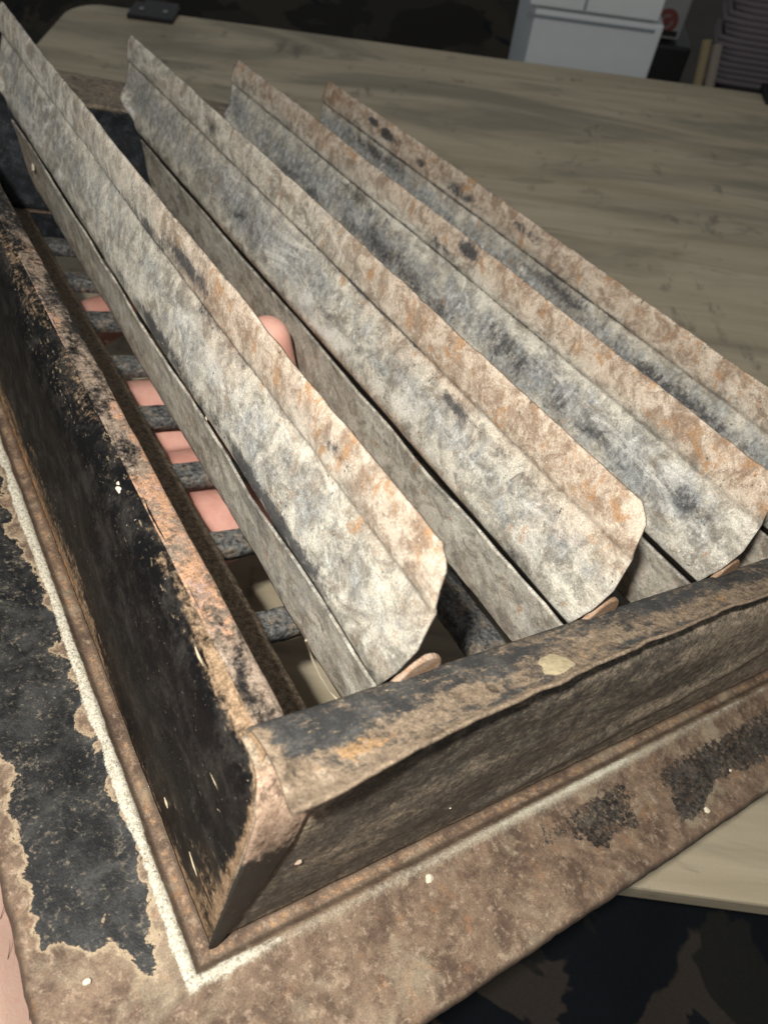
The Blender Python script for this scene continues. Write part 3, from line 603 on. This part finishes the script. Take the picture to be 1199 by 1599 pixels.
    # pivot ears at both ends
    for yy, sg in ((2.45, 1), (70.4, -1)):
        prf = [(lx-.05, 9.4), (lx-.05, 11.1)]+[(lx+1.35+1.05*math.cos(a), 11.2+1.0*math.sin(a)) for a in np.linspace(2.4, -.5, 12)]+[(lx+2.1, 9.4)]
        if sg < 0: prf = [(lx+.35+.75*math.cos(a), 11.75+.75*math.sin(a)) for a in np.linspace(0, 2*math.pi, 15)[:-1]]
        n = len(prf); V = [(p[0], yy+.13*(p[0]-lx)*sg*.4, p[1]) for p in prf]+[(p[0], yy+.3+.13*(p[0]-lx)*sg*.4, p[1]) for p in prf]
        me = mesh_from(V, [tuple(range(n)), tuple(range(2*n-1, n-1, -1))]+[(i, (i+1) % n, (i+1) % n+n, i+n) for i in range(n)][::1], False)
        bm = bmesh.new(); bm.from_mesh(me); bmesh.ops.recalc_face_normals(bm, faces=bm.faces); bm.to_mesh(me); bm.free()
        o = link('pivot_ear', me, M_ear if sg > 0 else GF, lv); m = o.modifiers.new('bevel', 'BEVEL'); m.width = .12*SC; m.segments = 3; m.limit_method = 'ANGLE'

# --- stuck specks and chips
def place(p, axis, val):
    r = MR.T@ray(p); o_ = -MR.T@TR; k = (val-o_[axis])/r[axis]; return o_+k*r
for i, (p, ax, val, r, sq) in enumerate([((1103, 1265), 2, .1, .22, (1, 1, .6)), ((670, 1372), 2, .15, .30, (1, .8, .5)), ((136, 1533), 2, .1, .16, (1.2, 1, .6)), ((70, 1290), 2, .1, .17, (1, 1.2, .5)), ((20, 1100), 2, .08, .2, (1, 1, .4)),
        ((1140, 1203), 2, .1, .12, (1, 1, .6)), ((188, 765), 2, 10.55, .26, (.7, 1.1, .6)), ((186, 755), 2, 10.6, .2, (.7, 1., .6)), ((235, 865), 2, 10.3, .16, (.7, 1.1, .6)), ((250, 870), 2, 10.5, .18, (.7, 1.1, .6)), ((508, 487), 0, 17.7, .30, (.4, 1, 1)),
        ((322, 655), 0, 6.95, .24, (.3, .6, 1.3)), ((293, 590), 0, 6.8, .15, (.4, 1, 1)), ((580, 1199), 2, 11.1, .2, (1.3, .8, .5)), ((466, 1347), 1, -.15, .17, (1, .5, 1)), ((52, 262), 0, 6.9, .34, (.4, .8, 1.2)), ((703, 1262), 1, -.1, .06, (1, .6, 1))]):
    link('speck', blob_mesh(place(p, ax, val), r*.8, i, sq, .55, 3), M_ear if i == 14 else M_cream, reg)
for q in ([(325, 1197), (337, 1222), (350, 1250)], [(335, 1255), (343, 1264), (352, 1275)], [(257, 1245), (260, 1254), (262, 1262)], [(186, 1120), (188, 1138), (192, 1152)], [(305, 1010), (311, 1026), (318, 1040)], [(168, 980), (172, 992), (176, 1000)], [(296, 1330), (303, 1352), (308, 1368)]):
    w_ = [place(p, 0, -.02) for p in q]; tube('scratch', w_, [.02, .055, .015], M_scratch, wl, 5)
sp_ = blob_mesh((0, 0, 0), .86, 40, (1.05, .95, .13), .45, 4); zz = 11.7
for _ in range(12): q_ = place((866, 1040), 2, zz); zz = 11.38+.36*(2.2-q_[1])
for v_ in sp_.vertices: v_.co = Vector((v_.co.x+q_[0]*SC, v_.co.y*.93+q_[1]*SC, v_.co.z-v_.co.y*.36+(q_[2]+.03)*SC))
link('paint_spot', sp_, M_spot, reg)['label'] = 'cream paint spot on the near lip'
tube('thread', [place(p, 1, 3.2) for p in ((478, 1000), (488, 1030), (500, 1056), (515, 1080), (534, 1100))], .035, M_thread, reg, 6)
tube('thread', [place(p, 1, .05) for p in ((400, 1350), (410, 1346), (418, 1352), (426, 1340))], .06, M_thread, reg, 6)

# ------------------------------------------------------------------ the hand that holds it (register axes)
def cone(V, Fc, a, b_, ra, rb, n=14, m=5):
    a = np.array(a, float); b_ = np.array(b_, float); d = b_-a; L_ = np.linalg.norm(d); d /= L_
    u = np.cross(d, [.31, .2, .93]); u /= np.linalg.norm(u); w_ = np.cross(d, u); rings = []
    for t in np.linspace(-math.pi/2, 0, m+1)[1:]: rings.append((a+d*ra*math.sin(t), ra*math.cos(t)))
    for t in np.linspace(0, math.pi/2, m+1)[:-1]: rings.append((b_+d*rb*math.sin(t), rb*math.cos(t)))
    b0 = len(V)
    for c_, r_ in rings:
        for k in range(n):
            an = 2*math.pi*k/n; V.append(c_+r_*(math.cos(an)*u+math.sin(an)*w_))
    for i in range(len(rings)-1):
        for k in range(n): Fc.append((b0+i*n+k, b0+i*n+(k+1) % n, b0+(i+1)*n+(k+1) % n, b0+(i+1)*n+k))
    Fc.append(tuple(b0+k for k in range(n))[::-1]); Fc.append(tuple(b0+(len(rings)-1)*n+k for k in range(n)))
V, Fc = [], []
def chain(pts, rad):
    for (a, b_), (ra, rb) in zip(zip(pts[:-1], pts[1:]), zip(rad[:-1], rad[1:])): cone(V, Fc, a, b_, ra, rb)
chain([(-14, -46, -13), (-12.5, -18, -9.6), (-10.6, 6, -8.2), (-7, 22, -7.6)], [9.5, 8.2, 6.6, 6.0])          # forearm and wrist
chain([(-13, -16, -10), (-8.5, 20, -9.)], [7, 5.5])
for q in ((27.8, 12.5), (32.6, 14), (37.6, 14.5), (42.6, 14)):                                                # palm: four metacarpals
    chain([(-7, 25+(q[0]-27)*.6, -7.0), (3, q[0]*.9+3, -5.6), (q[1], q[0], -4.6)], [4.2, 3.6, 3.0])
chain([(-4, 27, -7.2), (4, 36, -6.2), (9, 42, -5.6)], [5.2, 4.6, 3.4])
chain([(13, 27.8, -4.7), (21, 26.6, -5.0), (26, 26.3, -4.4), (29.5, 26.2, -3.7)], [2.3, 1.9, 1.7, 1.45])       # little finger under the grille
chain([(14.2, 32, -4.6), (20.3, 31.6, -3.6), (17.8, 31.6, 3.4), (15.9, 31.4, 7.4), (15.2, 31.4, 9.2)], [2.5, 2.0, 1.75, 1.7, 1.6])  # ring finger hooked up through the grille
chain([(14.6, 37.6, -4.7), (24, 37.8, -5.2), (31, 37.9, -4.6), (35, 37.8, -3.9)], [2.5, 2.1, 1.9, 1.6])
chain([(14.2, 42.6, -4.8), (23, 43.8, -5.3), (29, 44.4, -4.7), (33, 44.6, -4.0)], [2.4, 2.05, 1.85, 1.55])
chain([(-3, 33, -7.2), (1, 46, -5.8), (8.5, 54.5, -4.2), (15.5, 58.6, -3.6)], [4.4, 3.2, 2.5, 2.05])            # thumb
V = np.array(V); me = mesh_from(V, Fc)
person = link('person', me, M_skin); person.matrix_world = RM
tag(person, 'bare left hand and forearm holding the rusty register from underneath', 'person')
m = person.modifiers.new('skin', 'REMESH'); m.mode = 'VOXEL'; m.voxel_size = .36*SC; m.use_smooth_shade = True
m = person.modifiers.new('soft', 'SMOOTH'); m.factor = .5; m.iterations = 9
dg = bpy.context.evaluated_depsgraph_get(); me2 = bpy.data.meshes.new_from_object(person.evaluated_get(dg)); person.modifiers.clear(); person.data = me2
co = np.zeros(len(me2.vertices)*3); me2.vertices.foreach_get('co', co); co = co.reshape(-1, 3)/SC
a = me2.attributes.new('pale', 'FLOAT', 'POINT'); a.data.foreach_set('value', (1-smooth(co[:, 1], 10, 24)).astype(np.float32))
if not me2.materials: me2.materials.append(M_skin)
# short dark hairs and a scratch on the forearm
rnd = random.Random(4); nr = np.zeros(len(me2.vertices)*3); me2.vertices.foreach_get('normal', nr); nr = nr.reshape(-1, 3)
cand = np.where((co[:, 1] < 16) & (co[:, 1] > -16) & (nr[:, 2] > .2))[0]
HV, HF = [], []
for i in rnd.sample(list(cand), min(420, len(cand))):
    p = co[i]-nr[i]*.05; d = np.array([rnd.uniform(-.5, .1), rnd.uniform(.4, 1.2), 0])+nr[i]*.35; d /= np.linalg.norm(d); sd = np.cross(d, nr[i])*.022; ln = rnd.uniform(.7, 1.7)
    b0 = len(HV); HV += [p-sd, p+sd, p+d*ln*.6+sd*.7, p+d*ln*.6-sd*.7, p+d*ln-nr[i]*.15, p-nr[i]*.03]
    HF += [(b0, b0+1, b0+2, b0+3), (b0+3, b0+2, b0+4), (b0, b0+5, b0+1)]
hair = link('arm_hair', mesh_from(HV, HF), M_hair, person); hair['kind'] = 'stuff'

# ------------------------------------------------------------------ things below and beyond the table
# tan ribbed strip on the table, glimpsed through the grille
p = table_at((505, 1112)); V, Fc = [], []
nu, nv = 60, 16; gx = np.linspace(-9, 9, nu); gy = np.linspace(-4, 4, nv); G2 = np.zeros((nu, nv, 3))
G2[..., 0] = p[0]+gx[:, None]; G2[..., 1] = p[1]-4+gy[None]; G2[..., 2] = .45+.16*np.abs(np.sin(gx*2.6))[:, None]-.3*(np.abs(gy)/4)[None]**6
me = mesh_from(G2.reshape(-1, 3), grid_faces(nu, nv)); o = link('ribbed_strip', me, mat_flat('tan_corduroy', (.46, .33, .16), .85, .2, 2.))
m = o.modifiers.new('thickness', 'SOLIDIFY'); m.thickness = .4*SC; m.offset = -1
tag(o, 'tan ribbed fabric strip lying on the table under the register corner', 'fabric')
# camouflage cloth in front of the table, over the lap
def cloth(name, cx, cy, cz, wx, wy, amp, mat, seed, tilt=0.):
    nu, nv = 90, 70; gx, gy = np.meshgrid(np.linspace(-wx, wx, nu), np.linspace(-wy, wy, nv), indexing='ij')
    P = np.stack([cx+gx, cy+gy, cz+tilt*gy+amp*(fbm(np.stack([gx, gy*.8, gx*0+seed], -1), .03, 4, seed)-.5)*2-.4*amp*(np.abs(gx)/wx)**4], -1)
    o = link(name, mesh_from(P.reshape(-1, 3), grid_faces(nu, nv)), mat); m = o.modifiers.new('thickness', 'SOLIDIFY'); m.thickness = .6*SC; m.offset = -1
    return o
q = table_at((1000, 1500), -42)
tag(cloth('camouflage_cloth', q[0], q[1]-22, q[2], 85, 34, 7, M_camo, 5), 'dark camouflage cloth with black and brown patches below the near table edge', 'cloth')
q = table_at((450, 30), -18)
tag(cloth('camouflage_cloth', q[0]-22, y1+52, -30, 82, 42, 6, M_camo2, 9, .35), 'brownish camouflage cloth heaped behind the far table edge', 'cloth')

# white cartons, grey box with red emblem, striped textile, pale laths behind the table
def standing(name, pl, pr, ydist, ztop, depth, mat, bottom=FLOOR, parent=None, bevel=.5):
    """upright box whose front face spans two pixels at distance ydist, square to the table edge"""
    a, b_ = at_y(pl, ydist), at_y(pr, ydist)
    cx, hw = (a[0]+b_[0])/2, abs(b_[0]-a[0])/2
    return block(name, (cx, ydist+depth/2, (ztop+bottom)/2), (hw, depth/2, (ztop-bottom)/2), mat, parent, bevel)
M_white = mat_flat('white_card', (.62, .66, .68), .6, .05, .3)
yb = y1+16; zs_ = at_y((900, 22), yb)[2]
wl_ = standing('white_carton', (826, 60), (1024, 80), yb, zs_, 45, M_white); tag(wl_, 'white carton behind the table, lower one of two', 'carton')
w2 = standing('white_carton', (826, 10), (1030, 30), yb-.4, zs_+30, 45, M_white, zs_+.5); tag(w2, 'white carton resting on another white carton behind the table', 'carton')
a = at_y((915, 5), yb-.4); block('carton_seam', (a[0], yb-.5, zs_+15), (.25, .12, 14), mat_flat('grey_seam', (.25, .27, .28)), w2, 0)
a = at_y((925, 25), yb); block('carton_seam', (a[0], yb-.1, zs_-1.2), (abs(at_y((1024, 80), yb)[0]-at_y((826, 60), yb)[0])/2-.1, .12, .3), mat_flat('dark_grey_tape', (.22, .25, .27)), wl_, 0)  # thin grey line along the seam between the cartons
g_ = empty('grey_box', 'small grey box with round red emblem beside the white cartons', 'box')
yg = yb+5; zb = at_y((1040, 62), yg)[2]
bx = standing('carton_body', (1012, 40), (1066, 45), yg, zb+26, 24, mat_flat('grey_card', (.21, .215, .22), .6, .08, .3), zb, g_)
ce = at_y((1040, 33), yg); E = []
rr = 2.3
def disc(name, cx, cz, r, y_, mat, parent, hole=0., n=28, gap=None):
    V, Fc = [], []
    for k in range(n+1):
        an = 2*math.pi*k/n
        for r_ in (r, hole):
            V.append((cx+r_*math.cos(an), y_, cz+r_*math.sin(an))); 
    for k in range(n):
        if gap and gap[0] <= k/n < gap[1]: continue
        Fc.append((2*k, 2*k+1, 2*k+3, 2*k+2))
    o = link(name, mesh_from(V, Fc, False), mat, parent); m = o.modifiers.new('t', 'SOLIDIFY'); m.thickness = .06*SC; return o
M_red = mat_flat('red_print', (.13, .035, .03), .6, .1)
disc('emblem', ce[0], ce[2], rr, yg-.07, M_red, g_, 0.0)
disc('emblem_letter', ce[0], ce[2], rr*.58, yg-.16, mat_flat('pale_print', (.16, .11, .105), .6), g_, rr*.34, 28, (.02, .16))
a = at_y((1036, 51), yg); block('print_line', (a[0], yg-.08, a[2]), (2.6, .06, .5), M_black, g_, 0)
standing_ = standing('black_crate', (1004, 66), (1075, 90), yb+3, zb-.3, 30, M_black); tag(standing_, 'dark box under the small grey box behind the table', 'box')
# striped knitted textile: rolls of ribs
st_ = empty('folded_blanket', 'dark purplish ribbed blanket folded in a stack at the top right', 'blanket')
M_str = mat_flat('mauve_knit', (.115, .10, .115), .9, .25, 2.); ys = y1+12
a, b_ = at_y((1128, 60), ys), at_y((1320, 60), ys); zt_ = at_y((1160, -40), ys)[2]; zbm = at_y((1160, 130), ys)[2]
nr_ = 17
for k in range(nr_):
    z_ = zbm+(zt_-zbm)*k/nr_
    off = .7*math.sin(k*1.7)
    tube('fold', [(a[0]+off+1.0, ys+8, z_), (a[0]+off, ys+.5, z_), (a[0]+off+3, ys-.6, z_+.1), ((a[0]+b_[0])/2, ys-.7, z_), (b_[0], ys-.5, z_-.2)], (zt_-zbm)/nr_*.52, M_str, st_, 10)
block('inner_fold', ((a[0]+b_[0])/2+2, ys+9, (zt_+FLOOR)/2), ((b_[0]-a[0])/2-2, 8, (zt_-FLOOR)/2-1), mat_flat('dark_knit', (.03, .027, .03), .9), st_, 1.)
for k, (pa, pb, wd_) in enumerate((((1094, 108), (1104, 62), 1.0), ((1112, 108), (1120, 70), 1.1))):
    a, b_ = at_y(pa, y1+9), at_y(pb, y1+11); a2 = a-(b_-a)/np.linalg.norm(b_-a)*40
    o = tube('wooden_lath', [a2, b_], wd_, mat_flat('pale_lath', (.30, .25, .15) if k == 0 else (.27, .23, .2), .7), None, 6)
    tag(o, 'yellowish thin lath standing behind the table beside the blanket' if k == 0 else 'greyish thin lath closest to the ribbed blanket behind the table', 'lath')
